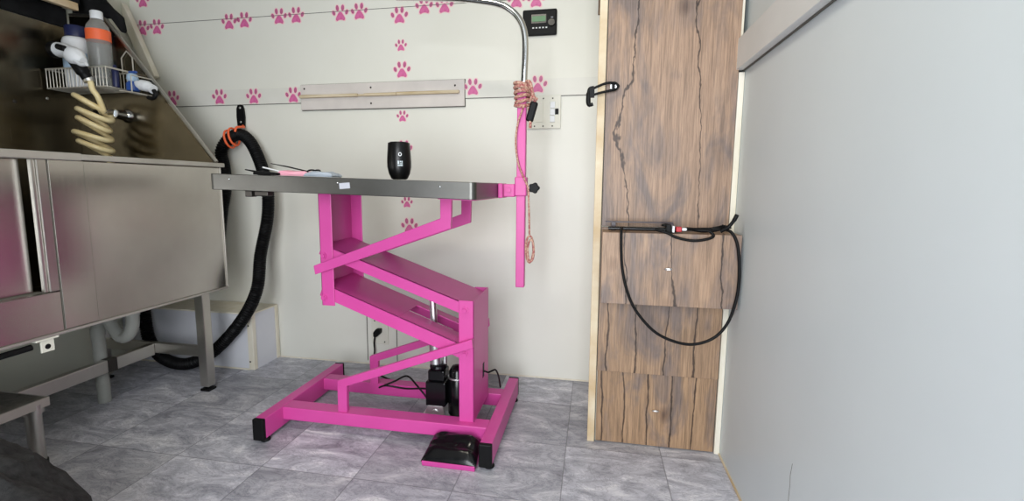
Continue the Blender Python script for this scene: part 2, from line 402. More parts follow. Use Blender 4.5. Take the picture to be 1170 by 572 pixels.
# the steel top, sagging slightly to one end
tl = math.atan2(-0.026, 0.953)
def TZ(x): return 0.961-(x+0.364)*0.0273
def slab(x0, x1, y0, y1, t0, t1, rc=0.018):
    pts = []
    for (cx, cy, a0) in ((x1-rc, y1-rc, 0), (x0+rc, y1-rc, 90), (x0+rc, y0+rc, 180), (x1-rc, y0+rc, 270)):
        for k in range(5):
            a = math.radians(a0+k*22.5); pts.append((cx+rc*math.cos(a), cy+rc*math.sin(a)))
    m = MB(); bm = m.bm
    A = [bm.verts.new((p[0], p[1], TZ(p[0])+t0)) for p in pts]; C = [bm.verts.new((p[0], p[1], TZ(p[0])+t1)) for p in pts]
    n = len(pts)
    for i in range(n): bm.faces.new((A[i], A[(i+1) % n], C[(i+1) % n], C[i]))
    bm.faces.new(A[::-1]); bm.faces.new(C)
    return m
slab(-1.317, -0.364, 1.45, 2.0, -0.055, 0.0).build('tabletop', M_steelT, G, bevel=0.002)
for x in (-1.235, -0.829, -0.478):
    MB().ball((x, 1.449, TZ(x)-0.017), 0.0035, 0.003, 0.0035).build('rivet', M_chrome, G, smooth=True)
q = MB().box(-0.823, -0.786, 1.4485, 1.4505, 0.938, 0.957, rot=Matrix.Rotation(-0.08, 3, 'Y')).build('sticker', M_grey, G); q['label'] = 'small pale grey sticker on the front edge'
fr = slab(-0.50, -0.372, 1.475, 1.975, -0.0585, -0.0545); fr.build('under_frame', M_pink, G)
# hanging channel on the tub side
def channel(x_web, x_open, y0, y1, z0, z1, t=0.005):
    m = MB(); a, b = sorted((x_web, x_open)); s = 1 if x_open > x_web else -1
    m.box(min(x_web, x_web+s*t), max(x_web, x_web+s*t), y0, y1, z0, z1)
    m.box(a, b, y0, y0+t, z0, z1); m.box(a, b, y1-t, y1, z0, z1)
    return m
channel(-0.999, -0.947, 1.603, 1.842, 0.498, 0.928).build('hanging_channel', M_pink, G, bevel=0.002)
rc = channel(-0.408, -0.464, 1.603, 1.842, 0.090, 0.545).build('column', M_pink, G, bevel=0.002)
q = MB().prism([(1.742, 0.205), (1.762, 0.205), (1.764, 0.262), (1.744, 0.262)], 'x', -0.4085, -0.4065).build('cable_hole', M_black, rc)
MB().tube(spline([(-0.44, 1.753, 0.228), (-0.405, 1.755, 0.228), (-0.390, 1.76, 0.222), (-0.376, 1.77, 0.226), (-0.366, 1.79, 0.222), (-0.362, 1.83, 0.18), (-0.365, 1.885, 0.11)]), 0.0035, 8).build('cable', M_black, G, smooth=True)
# the two broad swing arms: inverted channels
def swing(name, x0, z0, x1, z1, h, hole=False):
    d = Vector((x1-x0, 0, z1-z0)).normalized(); nn = Vector((-d.z, 0, d.x)) if d.x > 0 else Vector((d.z, 0, -d.x))
    def q(s_, k): p = Vector((x0, 0, z0))+d*s_-nn*k; return (p.x, p.z)
    Ln = (Vector((x1, 0, z1))-Vector((x0, 0, z0))).length
    m = MB()
    ya, yb, t = 1.6085, 1.8365, 0.005
    if not hole:
        m.prism([q(0, 0), q(Ln, 0), q(Ln, t), q(0, t)], 'y', ya, yb)
    else:
        s0, s1 = Ln*0.53, Ln*0.90
        m.prism([q(0, 0), q(s0, 0), q(s0, t), q(0, t)], 'y', ya, yb)
        m.prism([q(s1, 0), q(Ln, 0), q(Ln, t), q(s1, t)], 'y', ya, yb)
        m.prism([q(s0, 0), q(s1, 0), q(s1, t), q(s0, t)], 'y', ya, 1.70)
        m.prism([q(s0, 0), q(s1, 0), q(s1, t), q(s0, t)], 'y', 1.785, yb)
    for (a, b) in ((ya, ya+t), (yb-t, yb)):
        m.prism([q(0, 0), q(Ln, 0), q(Ln, h), q(0, h)], 'y', a, b)
    return m.build(name, M_pink, G, bevel=0.0012)
swing('upper_swing_arm', -0.993, 0.733, -0.414, 0.525, 0.043)
swing('lower_swing_arm', -0.993, 0.583, -0.425, 0.371, 0.052, hole=True)
# flat zigzag stabiliser bars at the front and the back
UP = [(-1.016, 0.652), (-0.523, 0.837), (-0.523, 0.926), (-0.481, 0.926), (-0.485, 0.803), (-1.011, 0.619)]
LO = [(-0.939, 0.089), (-0.938, 0.213), (-0.410, 0.411), (-0.407, 0.379), (-0.899, 0.195), (-0.902, 0.089)]
for (y0, y1) in ((1.583, 1.602), (1.851, 1.870)):
    MB().prism(UP, 'y', y0, y1).build('upper_stabiliser_bar', M_pink, G, bevel=0.002)
    MB().prism(LO, 'y', y0, y1).build('lower_stabiliser_bar', M_pink, G, bevel=0.002)
for (x, z) in ((-0.984, 0.688), (-0.989, 0.528), (-0.440, 0.509), (-0.441, 0.347)):
    for (y, s) in ((1.603, -1), (1.842, 1)):
        MB().tube([(x, y, z), (x, y+s*0.004, z), (x, y+s*0.0042, z), (x, y+s*0.009, z)], [0.012, 0.012, 0.0085, 0.007], 14).build('bolt', M_pink, G, smooth=True)
# base: two runners and two crossbars
for (xa, xb, nm) in ((-1.213, -1.170, 'l'), (-0.355, -0.312, 'r')):
    rn = MB().box(xa, xb, 1.475, 2.035, 0.014, 0.092).build('runner', M_pink, G, bevel=0.003)
    MB().box(xa-0.001, xb+0.001, 1.458, 1.4755, 0.010, 0.093).build('end_cap', M_black, rn, bevel=0.004)
    MB().box(xa-0.001, xb+0.001, 2.0345, 2.045, 0.012, 0.093).build('end_cap', M_black, rn, bevel=0.003)
    for y in (1.488, 2.0):
        MB().lathe(((xa+xb)/2+0.008, y, 0), [(0.017, 0.0), (0.019, 0.004), (0.014, 0.014)], 16).build('rubber_foot', M_black, rn, smooth=True)
MB().box(-1.1705, -0.3545, 1.574, 1.638, 0.040, 0.0905).build('crossbar', M_pink, G, bevel=0.003)
MB().box(-1.1705, -0.3545, 1.862, 1.918, 0.036, 0.0885).build('crossbar', M_pink, G, bevel=0.003)
# actuator
act = MB()
act.box(-0.630, -0.548, 1.70, 1.785, 0.088, 0.188).box(-0.622, -0.555, 1.707, 1.778, 0.1885, 0.232)
act.cyl((-0.588, 1.742, 0.2325), (-0.588, 1.742, 0.252), 0.036, 0.033)
act.build('actuator_body', M_blackg, G, bevel=0.006, smooth=False)
MB().cyl((-0.598, 1.742, 0.25), (-0.602, 1.742, 0.36), 0.024).build('actuator_sleeve', M_chromer, G, smooth=True)
MB().cyl((-0.602, 1.742, 0.36), (-0.612, 1.742, 0.575), 0.0135).build('actuator_rod', M_chromer, G, smooth=True)
MB().cyl((-0.563, 1.748, 0.25), (-0.563, 1.748, 0.40), 0.009).build('guide_rod', M_chromer, G, smooth=True)
mt = MB().lathe((-0.512, 1.75, 0.045), [(0.034, 0), (0.038, 0.006), (0.038, 0.145), (0.034, 0.152), (0.034, 0.178), (0.022, 0.198), (0.006, 0.203)], 24)
mt.build('motor', M_blackg, G, smooth=True)
MB().lathe((-0.512, 1.75, 0.196), [(0.0385, 0), (0.0385, 0.006)], 24).build('motor_band', M_chromer, G, smooth=True)
mb = MB()
mb.prism([(-0.640, 0.036), (-0.545, 0.036), (-0.560, 0.092), (-0.620, 0.092)], 'y', 1.700, 1.706)
mb.prism([(-0.640, 0.036), (-0.545, 0.036), (-0.560, 0.092), (-0.620, 0.092)], 'y', 1.778, 1.784)
mb.box(-0.655, -0.46, 1.638, 1.863, 0.030, 0.037)
mb.cyl((-0.59, 1.696, 0.066), (-0.59, 1.788, 0.066), 0.012)
mb.build('actuator_bracket', M_chromer, G, bevel=0.001)
cb = spline([(-0.64, 1.80, 0.05), (-0.70, 1.80, 0.12), (-0.76, 1.835, 0.145), (-0.82, 1.84, 0.115), (-0.87, 1.80, 0.10), (-0.83, 1.78, 0.12), (-0.75, 1.79, 0.11), (-0.66, 1.74, 0.14), (-0.62, 1.72, 0.15)])
MB().tube(cb, 0.004, 8).build('cable', M_black, G, smooth=True)
ch = MB().box(-1.243, -1.215, 1.53, 1.56, 0.905, 0.928).box(-1.205, -1.15, 1.53, 1.56, 0.908, 0.926)
ch.build('under_clip', M_screw, G, bevel=0.003)

# ------------------------------------------------------------------ grooming arm
GA = thing('grooming_post', (-0.28, 1.85, 0.5), 'pink square post with bent chrome arm clamped at the steel table end', 'grooming arm')
MB().box(-0.297, -0.263, 1.833, 1.867, 0.552, 1.305).build('post', M_pink, GA, bevel=0.003)
ap = [(-0.277, 1.85, 1.29), (-0.273, 1.85, 1.38), (-0.271, 1.85, 1.45), (-0.273, 1.85, 1.505), (-0.284, 1.85, 1.548), (-0.305, 1.85, 1.581), (-0.330, 1.85, 1.603), (-0.358, 1.85, 1.620),
      (-0.396, 1.85, 1.632), (-0.44, 1.85, 1.641), (-0.526, 1.85, 1.655), (-0.62, 1.85, 1.664), (-0.72, 1.85, 1.672), (-0.78, 1.85, 1.676)]
MB().tube(spline(ap, 6), 0.0125, 16).build('arm_tube', M_chrome, GA, smooth=True)
MB().box(-0.303, -0.257, 1.827, 1.873, 0.912, 0.985).build('collar', M_pink, GA, bevel=0.004)
MB().box(-0.3635, -0.303, 1.83, 1.87, 0.908, 0.958).box(-0.3635, -0.345, 1.80, 1.90, 0.904, 0.960).build('table_clamp', M_pink, GA, bevel=0.004)
MB().cyl((-0.325, 1.828, 0.935), (-0.325, 1.822, 0.935), 0.009).build('clamp_bolt', M_pink, GA, smooth=True)
MB().cyl((-0.2575, 1.85, 0.943), (-0.247, 1.85, 0.943), 0.006).build('knob_stem', M_chromer, GA, smooth=True)
kn = MB(); pts = []
for k in range(40):
    a = 2*PI*k/40; rr = 0.0195+0.0022*math.cos(5*a); pts.append((1.85+rr*math.cos(a), 0.943+rr*math.sin(a)))
kn.prism([(-0.229+(a-1.85), b) for a, b in pts], 'y', 1.832, 1.856); kn.build('knob', M_black, GA, bevel=0.003)

# rope leash hanging on the post
R_ = thing('grooming_loop', (-0.26, 1.82, 0.66), 'pink and beige braided leash knotted round the pink post', 'leash')
hank = MB()
for k in range(6):
    z = 1.255+0.015*k; ph = k*0.9
    pts = [(-0.280+(0.027+0.003*math.sin(ph+a*3))*math.cos(a), 1.85+(0.027+0.003*math.cos(ph+2*a))*math.sin(a), z+0.006*math.sin(a+ph)) for a in [2*PI*j/20 for j in range(20)]]
    hank.tube(pts, 0.0068, 8, closed=True)
for (a, b, c) in (((-0.25, 1.815, 1.325), (-0.235, 1.81, 1.29), (-0.225, 1.815, 1.25)), ((-0.26, 1.812, 1.335), (-0.243, 1.80, 1.325), (-0.232, 1.81, 1.265)), ((-0.245, 1.815, 1.26), (-0.236, 1.80, 1.275), (-0.218, 1.81, 1.268)), ((-0.25, 1.82, 1.24), (-0.243, 1.81, 1.19), (-0.244, 1.813, 1.165))):
    hank.tube(spline([a, b, c], 6), 0.006, 8)
hank.build('knot', M_rope, R_, smooth=True)
rp = spline([(-0.27, 1.822, 1.25), (-0.293, 1.824, 1.18), (-0.299, 1.822, 1.11), (-0.288, 1.82, 1.035), (-0.268, 1.818, 0.985), (-0.250, 1.816, 0.945), (-0.246, 1.815, 0.90), (-0.243, 1.815, 0.83), (-0.241, 1.815, 0.765)], 8)
MB().tube(rp, 0.0036, 8).build('cord', M_rope, R_, smooth=True)
lp = [(-0.240+0.0145*math.cos(a), 1.815+0.004*math.sin(a*2), 0.708+0.052*math.sin(a)) for a in [2*PI*j/28 for j in range(28)]]
lp2 = [(-0.234+0.012*math.cos(a), 1.806, 0.704+0.042*math.sin(a)) for a in [2*PI*j/28 for j in range(28)]]
MB().tube(lp, 0.0042, 8, closed=True).tube(lp2, 0.0042, 8, closed=True).build('loop', M_rope, R_, smooth=True)
q = MB().box(-0.252, -0.224, 1.803, 1.825, 1.188, 1.262, rot=Matrix.Rotation(0.28, 3, 'Y')).build('black_clip', M_black, R_, bevel=0.006)

# ------------------------------------------------------------------ foot pedal
FP = thing('foot_pedal', (-0.45, 1.51, 0), 'black film-wrapped foot pedal on pink tray beside the table runner', 'foot pedal')
tr = Matrix.Rotation(0.25, 3, 'X')
MB().box(-0.552, -0.366, 1.445, 1.562, 0.014, 0.019, rot=tr).box(-0.552, -0.366, 1.445, 1.449, 0.014, 0.034, rot=tr, piv=(-0.459, 1.5035, 0.0165)).box(-0.552, -0.366, 1.46, 1.545, 0.0, 0.008).build('tray', M_pink, FP, bevel=0.001)
m = MB(); nx, ny = 26, 16; V = []
for j in range(ny+1):
    row = []
    for i in range(nx+1):
        a, b = i/nx, j/ny
        x = -0.551+0.184*a+0.02*(b-0.5)*(0.5-a); y = 1.448+0.116*b
        e_ = min(1, 6*a, 6*(1-a))*min(1, 5*b, 6*(1-b)); e_ = max(e_, 0)**0.45
        nz = noise.noise(Vector((a*1.6, b*7, 1.3)))*0.010+noise.noise(Vector((a*6, b*14, 3)))*0.003
        z = 0.018+0.030*b+e_*(0.022+0.012*b+nz)
        row.append(m.bm.verts.new((x, y, z)))
    V.append(row)
for j in range(ny):
    for i in range(nx): m.bm.faces.new((V[j][i], V[j][i+1], V[j+1][i+1], V[j+1][i]))
ring = [V[0][i] for i in range(nx+1)]+[V[j][nx] for j in range(1, ny+1)]+[V[ny][i] for i in range(nx-1, -1, -1)]+[V[j][0] for j in range(ny-1, 0, -1)]
low = [m.bm.verts.new((v_.co.x, v_.co.y, v_.co.z-0.005)) for v_ in ring]
for i in range(len(ring)): m.bm.faces.new((ring[i], low[i], low[(i+1) % len(ring)], ring[(i+1) % len(ring)]))
m.bm.faces.new(low)
m.build('wrapped_pedal', M_blackg, FP, smooth=True)

# ------------------------------------------------------------------ tumbler on the table
CU = thing('tumbler', (-0.668, 1.58, TZ(-0.668)), 'matte black insulated tumbler standing on the steel table top', 'tumbler')
cz = TZ(-0.668)+0.001
MB().lathe((-0.668, 1.58, cz), [(0.022, 0), (0.028, 0.003), (0.036, 0.020), (0.041, 0.042), (0.0415, 0.06), (0.040, 0.090), (0.0375, 0.122), (0.0365, 0.1245), (0.034, 0.1245), (0.034, 0.118)], 40).build('body', mat('tumbler_black', (0.003, 0.003, 0.0035), 0.32, 0.0, 0.3), CU, smooth=True)
MB().lathe((-0.668, 1.58, cz+0.117), [(0.0335, 0), (0.0335, 0.0075), (0.031, 0.010)], 32).build('lid', M_black, CU, smooth=True)
def on_cup(a, h, rr): return Vector((-0.668+rr*math.sin(a), 1.58-rr*math.cos(a), cz+h))
a0 = 0.47
def cyl_patch(pts2, rr, m, th=0.0006):
    """pts2: outline in (arc metres, height) wrapped round the tumbler"""
    A = [m.bm.verts.new(on_cup(a0+p[0]/rr, p[1], rr+th)) for p in pts2]; C = [m.bm.verts.new(on_cup(a0+p[0]/rr, p[1], rr-0.001)) for p in pts2]
    n = len(pts2)
    for i in range(n): m.bm.faces.new((A[i], A[(i+1) % n], C[(i+1) % n], C[i]))
    m.bm.faces.new(A); m.bm.faces.new(C[::-1])
lg = MB(); out = ell(0.0, 0.084, 0.0055, 0.0062, 0, 20); inn = ell(0.0, 0.084, 0.0036, 0.0042, 0, 20)
for i in range(20):
    j = (i+1) % 20; cyl_patch([out[i], out[j], inn[j], inn[i]], 0.0408, lg)
lg.build('ring_logo', M_whitepl, CU)
lb = MB()
for k, (x0_, x1_) in enumerate(((-0.0085, 0.0085),)*1): cyl_patch([(x0_, 0.045), (x1_, 0.045), (x1_, 0.049), (x0_, 0.049)], 0.0416, lb)
cyl_patch([(-0.0085, 0.051), (-0.003, 0.051), (-0.003, 0.062), (-0.0085, 0.062)], 0.0416, lb)
cyl_patch([(-0.001, 0.051), (0.0085, 0.051), (0.0085, 0.054), (-0.001, 0.054)], 0.0416, lb)
cyl_patch([(0.004, 0.056), (0.0085, 0.056), (0.0085, 0.062), (0.004, 0.062)], 0.0416, lb)
cyl_patch([(-0.001, 0.057), (0.0025, 0.057), (0.0025, 0.062), (-0.001, 0.062)], 0.0416, lb)
lb.build('white_mark', mat('pale_print', (0.45, 0.52, 0.55), 0.5), CU)

# ------------------------------------------------------------------ tools lying on the table
def flatpack(name, pts, z0, h, m_, label, cat, seed=1, nz=0.004):
    """a soft flat bundle over an outline (x,y), domed and creased"""
    m = MB(); cx = sum(p[0] for p in pts)/len(pts); cy = sum(p[1] for p in pts)/len(pts)
    rings = []
    for (k, hh) in ((1.0, 0.0), (1.03, h*0.35), (0.92, h*0.85), (0.6, h), (0.25, h*1.02)):
        ring = []
        for p in pts:
            x, y = cx+(p[0]-cx)*k, cy+(p[1]-cy)*k
            ring.append(m.bm.verts.new((x, y, TZ(x)+z0+hh+(noise.noise(Vector((x*40, y*40, seed)))*nz if hh > 0 else 0))))
        rings.append(ring)
    n = len(pts)
    for A, C in zip(rings, rings[1:]):
        for i in range(n): m.bm.faces.new((A[i], A[(i+1) % n], C[(i+1) % n], C[i]))
    m.bm.faces.new(rings[0][::-1]); m.bm.faces.new(rings[-1])
    return tag(m.build(name, m_, smooth=True), label, cat)
def rr_pts(x0, x1, y0, y1, skew=0.0, n=6):
    out = []
    for a, b, c, d in ((x0, y0, x1, y0), (x1, y0, x1, y1), (x1, y1, x0, y1), (x0, y1, x0, y0)):
        for k in range(n): t = k/n; out.append((a+(c-a)*t+skew*((b+(d-b)*t)-y0), b+(d-b)*t))
    return out
flatpack('pink_pouch', rr_pts(-1.105, -0.995, 1.53, 1.62, 0.1), 0.001, 0.018, M_pinkcloth, 'small light pink pouch lying under the black shears on the table', 'pouch', 2)
flatpack('folded_cloth', rr_pts(-0.99, -0.885, 1.51, 1.60, -0.15), 0.001, 0.016, M_greycloth, 'blue-grey folded cloth lying left of the tumbler', 'cloth', 5, 0.006)
SH = thing('grooming_shears', (-1.06, 1.56, 0.99), 'long black shears leaning across the pink pouch', 'shears')
MB().tube([(-1.160, 1.57, TZ(-1.16)+0.043), (-1.08, 1.56, TZ(-1.08)+0.032), (-1.0, 1.55, TZ(-1.0)+0.018)], [0.0022, 0.0045, 0.004], 10, flat=0.6).build('blade', M_black, SH, smooth=True)
MB().tube([(-0.985+0.016*math.cos(a), 1.548+0.004*math.sin(a), TZ(-0.985)+0.018+0.006*math.sin(a)) for a in [2*PI*j/18 for j in range(18)]], 0.0028, 8, closed=True).build('finger_ring', M_black, SH, smooth=True)
MB().tube([(-0.972+0.013*math.cos(a), 1.56+0.006*math.sin(a), TZ(-0.985)+0.019+0.005*math.sin(a)) for a in [2*PI*j/18 for j in range(18)]], 0.0028, 8, closed=True).build('finger_ring', M_black, SH, smooth=True)
CB = thing('clipper_blade_tool', (-1.17, 1.52, 0.985), 'flat black comb tool with a white stick lying at the hose end of the table', 'comb')
MB().tube([(-1.235, 1.53, TZ(-1.235)+0.018), (-1.18, 1.53, TZ(-1.18)+0.010), (-1.095, 1.53, TZ(-1.095)+0.006)], [0.003, 0.006, 0.006], 10, flat=0.7).build('handle', M_black, CB, smooth=True)
MB().box(-1.19, -1.10, 1.51, 1.55, TZ(-1.145)+0.001, TZ(-1.145)+0.010, rot=Matrix.Rotation(0.03, 3, 'Y')).build('comb_plate', M_black, CB, bevel=0.002)
MB().cyl((-1.175, 1.545, TZ(-1.175)+0.028), (-1.09, 1.54, TZ(-1.09)+0.013), 0.0028).build('white_stick', M_whitepl, CB, smooth=True)

# ------------------------------------------------------------------ wood-faced cabinet
K = thing('tall_cabinet', (0.237, 1.9, 0), 'tall wood-grain cabinet with cream edge strips between the two walls', 'cabinet')
MB().box(0.012, 0.448, 1.738, 2.28, 0.0, 2.1).build('carcass', M_cream, K)
MB().box(0.000, 0.026, 1.722, 1.738, 0.0, 2.1).build('edge_strip', M_creamdirty, K, bevel=0.002)
MB().box(0.449, 0.4675, 1.722, 1.738, 0.0, 1.3215).box(0.433, 0.455, 1.722, 1.738, 1.4255, 2.1).build('edge_strip', M_cream, K, bevel=0.002)
d1 = MB().box(0.029, 0.447, 1.720, 1.7375, 0.812, 2.1).build('upper_door', wood('wood_upper', 1.0, 4.2), K, bevel=0.001)
d2 = MB().box(0.031, 0.462, 1.612, 1.7195, 0.560, 0.800).build('drop_front_drawer', wood('wood_drawer', 2.4, 6.5, 0.3), K, bevel=0.001)
d3 = MB().box(0.029, 0.446, 1.722, 1.7375, 0.279, 0.808).build('middle_panel', wood('wood_middle', 3.1, 10.0, 0.8), K, bevel=0.001)
d4 = MB().box(0.031, 0.446, 1.728, 1.7375, 0.004, 0.278).build('lower_door', wood('wood_lower', 4.6, 12.0, 1.0), K, bevel=0.001)
MB().box(0.0262, 0.0285, 1.7275, 1.7378, 0.0, 2.1).build('shadow_gap', M_gap, K)
for (x, y, z, p) in ((0.244, 1.612, 0.684, d2), (0.242, 1.728, 0.141, d4)):
    MB().tube([(x+0.011*math.cos(a), y-0.004-0.004*math.sin(a), z+0.003*math.sin(a)) for a in [2*PI*j/16 for j in range(16)]], 0.002, 8, closed=True).box(x-0.004, x+0.004, y-0.004, y, z-0.003, z+0.003).build('ring_pull', M_chromer, p, smooth=True)
# rubber T-latch that holds the upper door
lt = MB()
lt.tube(spline([(0.058, 1.705, 1.297), (0.03, 1.700, 1.296), (0.0, 1.700, 1.286), (-0.018, 1.703, 1.278)], 6), 0.0042, 8)
lt.tube(spline([(0.060, 1.705, 1.275), (0.035, 1.700, 1.270), (0.005, 1.700, 1.264), (-0.018, 1.703, 1.258)], 6), 0.0042, 8)
lt.tube(spline([(0.060, 1.705, 1.275), (0.069, 1.705, 1.286), (0.058, 1.705, 1.297)], 6), 0.004, 8)
lt.tube(spline([(-0.012, 1.70, 1.283), (-0.027, 1.70, 1.278), (-0.030, 1.70, 1.255), (-0.029, 1.70, 1.232), (-0.022, 1.70, 1.226), (-0.014, 1.70, 1.229)], 6), [0.006]*10+[0.008]*14+[0.006]*7, 10)
lt.box(-0.026, -0.010, 1.694, 1.706, 1.25, 1.284)
lq = lt.build('rubber_latch', M_black, K, smooth=True)
MB().box(0.040, 0.066, 1.708, 1.7199, 1.277, 1.295).build('latch_keeper', M_chromer, K, bevel=0.003)
MB().box(0.0465, 0.058, 1.7065, 1.7085, 1.279, 1.293).build('keeper_grip', M_black, K, bevel=0.001)

# ------------------------------------------------------------------ cord bundle on the drawer
PC = thing('power_cord', (0.24, 1.64, 0.8), 'black cord bundle resting on the drawer ledge with a long loop hanging down', 'cord')
cp = [(0.090, 1.602, 0.800), (0.092, 1.598, 0.74), (0.098, 1.600, 0.68), (0.115, 1.600, 0.61), (0.145, 1.602, 0.545), (0.202, 1.603, 0.480), (0.262, 1.604, 0.448), (0.329, 1.605, 0.438), (0.392, 1.606, 0.462),
      (0.432, 1.606, 0.512), (0.453, 1.605, 0.585), (0.4585, 1.603, 0.657), (0.453, 1.602, 0.735), (0.442, 1.603, 0.785), (0.425, 1.610, 0.812), (0.405, 1.640, 0.816)]
MB().tube(spline([(0.094, 1.66, 0.812), (0.092, 1.625, 0.811)]+cp, 8), 0.0048, 10).build('hanging_loop', M_black, PC, smooth=True)
MB().tube([(0.049, 1.635, 0.812), (0.235, 1.635, 0.8115)], 0.0058, 10).build('straight_wand', M_blackg, PC, smooth=True)
MB().box(0.040, 0.262, 1.67, 1.685, 0.829, 0.8335).box(0.24, 0.262, 1.66, 1.69, 0.801, 0.829).box(0.06, 0.075, 1.672, 1.684, 0.801, 0.829).build('flat_bar', mat('dull_purple_black', (0.035, 0.022, 0.03), 0.35), PC, bevel=0.001)
bd = MB()
for k in range(5):
    o_ = 0.004*k
    bd.tube(spline([(0.262, 1.640+o_, 0.807+0.003*(k % 3)), (0.30, 1.638-o_/2, 0.814+0.002*(k % 2)), (0.35, 1.64+o_, 0.808+0.0035*(k % 3)), (0.395, 1.642, 0.813+0.002*k), (0.432-0.006*k, 1.63, 0.824+0.001*k)], 6), 0.0046, 8)
bd.build('bundle', M_black, PC, smooth=True)
MB().tube(spline([(0.20, 1.62, 0.812), (0.235, 1.606, 0.803), (0.262, 1.600, 0.790), (0.31, 1.598, 0.781), (0.352, 1.599, 0.786), (0.374, 1.602, 0.797), (0.362, 1.608, 0.811), (0.33, 1.62, 0.8125)], 8), 0.0046, 10).build('small_loop', M_black, PC, smooth=True)
MB().tube(spline([(0.40, 1.625, 0.810), (0.420, 1.615, 0.826), (0.434, 1.610, 0.848), (0.441, 1.607, 0.866)], 6), [0.0055]*12+[0.0065]*7, 10).build('plug_end', M_black, PC, smooth=True)
MB().box(0.233, 0.249, 1.624, 1.650, 0.801, 0.829).ball((0.232, 1.636, 0.826), 0.014, 0.008, 0.005).build('tie', M_black, PC, bevel=0.002)
MB().box(0.264, 0.281, 1.619, 1.646, 0.806, 0.822).build('red_tag', M_red, PC, bevel=0.002)
MB().box(0.2815, 0.298, 1.622, 1.640, 0.809, 0.819).build('white_sleeve', M_whitepl, PC, bevel=0.004)
MB().box(0.2525, 0.2595, 1.622, 1.646, 0.8035, 0.824).build('white_band', M_whitepl, PC, bevel=0.001)

# ------------------------------------------------------------------ bath tub
T = thing('bathing_tub', (-2.1, 1.3, 0), 'stainless steel dog bathing tub on square legs with high splash walls', 'tub')
XT = -1.71
Y0, Y1 = 0.25, 1.95
MB().box(XT-0.02, XT-0.002, 1.235, Y1, 0.467, 1.0245).build('front_panel', M_steel, T, bevel=0.002)
MB().box(XT-0.002, XT+0.002, 1.236, 1.344, 0.470, 1.024).build('overlay_strip', M_steel, T, bevel=0.001)
MB().box(XT-0.0025, XT-0.0012, 1.344, 1.3465, 0.470, 1.024).box(XT-0.0025, XT+0.0006, 1.2335, 1.2358, 0.470, 1.024).build('panel_seam', M_gap, T)
MB().box(XT-0.02, XT, 0.25, 1.2325, 0.467, 0.600).build('apron_panel', M_steel, T, bevel=0.002)
MB().box(XT-0.02, XT, 1.204, 1.2325, 0.602, 1.0245).box(XT-0.0195, XT-0.006, 1.192, 1.2035, 0.602, 1.0245).build('door_jamb', M_steelL, T, bevel=0.002)
MB().box(XT-0.055, XT-0.04, 0.25, 1.185, 0.602, 1.0245).build('recessed_door', M_steel, T, bevel=0.002)
MB().box(XT-0.055, XT-0.02, 0.25, 1.2035, 0.585, 0.6015).build('door_sill', M_gap, T)
rim = MB(); rim.box(XT-0.03, XT+0.008, 1.335, 1.975, 1.0275, 1.047).box(XT-0.03, XT+0.010, Y0, 1.335, 1.0245, 1.0495); rim.build('front_rim', M_rim, T, bevel=0.003)
MB().box(XT-0.022, XT+0.004, 1.235, Y1+0.002, 0.458, 0.4665).box(XT-0.022, XT+0.004, Y0, 1.235, 0.458, 0.4665).box(XT-0.004, XT+0.004, Y1, Y1+0.004, 0.4665, 1.0265).build('bottom_lip', M_rim, T, bevel=0.001)
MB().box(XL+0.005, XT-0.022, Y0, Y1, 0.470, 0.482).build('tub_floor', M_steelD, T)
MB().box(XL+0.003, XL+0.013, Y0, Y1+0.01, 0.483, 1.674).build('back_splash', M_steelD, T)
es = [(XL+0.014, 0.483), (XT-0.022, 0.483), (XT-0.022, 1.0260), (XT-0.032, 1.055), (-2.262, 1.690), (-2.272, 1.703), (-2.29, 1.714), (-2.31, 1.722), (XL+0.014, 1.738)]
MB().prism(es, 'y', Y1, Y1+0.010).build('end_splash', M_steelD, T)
lipm = MB()
e2 = [(XT-0.022, 1.0475), (-2.262, 1.690), (-2.272, 1.703), (-2.29, 1.714), (-2.31, 1.722), (XL+0.014, 1.738)]
lipm.tube([(a+0.004, Y1+0.005, b+0.004) for a, b in e2], 0.009, 10); lipm.build('end_splash_lip', M_steelL, T, smooth=True)
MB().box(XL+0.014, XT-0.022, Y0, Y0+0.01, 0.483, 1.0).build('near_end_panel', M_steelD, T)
# frame
for (x, y) in ((XT-0.030, 1.828), (-2.33, 1.838), (XT-0.030, 0.42), (-2.33, 0.42)):
    lg_ = MB().box(x-0.022, x+0.022, y-0.022, y+0.022, 0.022, 0.457).build('leg', M_steelL, T, bevel=0.003)
    MB().box(x-0.024, x+0.024, y-0.024, y+0.024, 0.0, 0.012).cyl((x, y, 0.011), (x, y, 0.024), 0.015).build('foot', M_black, lg_, bevel=0.004)
MB().box(-2.3075, XT-0.0525, 1.822, 1.846, 0.158, 0.208).build('crossbar', M_steelL, T, bevel=0.003)
MB().box(-2.3075, XT-0.0525, 0.41, 0.434, 0.158, 0.208).build('crossbar', M_steelL, T, bevel=0.003)
rl = MB().box(-2.045, -2.012, 0.4345, 1.8215, 0.150, 0.204).build('long_rail', M_steelL, T, bevel=0.003)
MB().box(-2.046, -2.0105, 1.60, 1.64, 0.149, 0.2045).build('rail_sleeve', M_screw, rl)
br_ = MB().box(XT-0.006, XT+0.001, 1.160, 1.198, 0.412, 0.4575).box(XT-0.03, XT+0.004, 1.145, 1.212, 0.4505, 0.4575).build('white_bracket', M_plate, T, bevel=0.002)
MB().cyl((XT-0.006, 1.178, 0.430), (XT+0.0015, 1.178, 0.430), 0.0085).build('bracket_hole', M_black, br_, smooth=True)
MB().tube([(XT-0.01, 1.14, 0.438), (XT-0.04, 0.85, 0.425)], 0.010, 8).build('black_pull_rod', M_black, T, smooth=True)
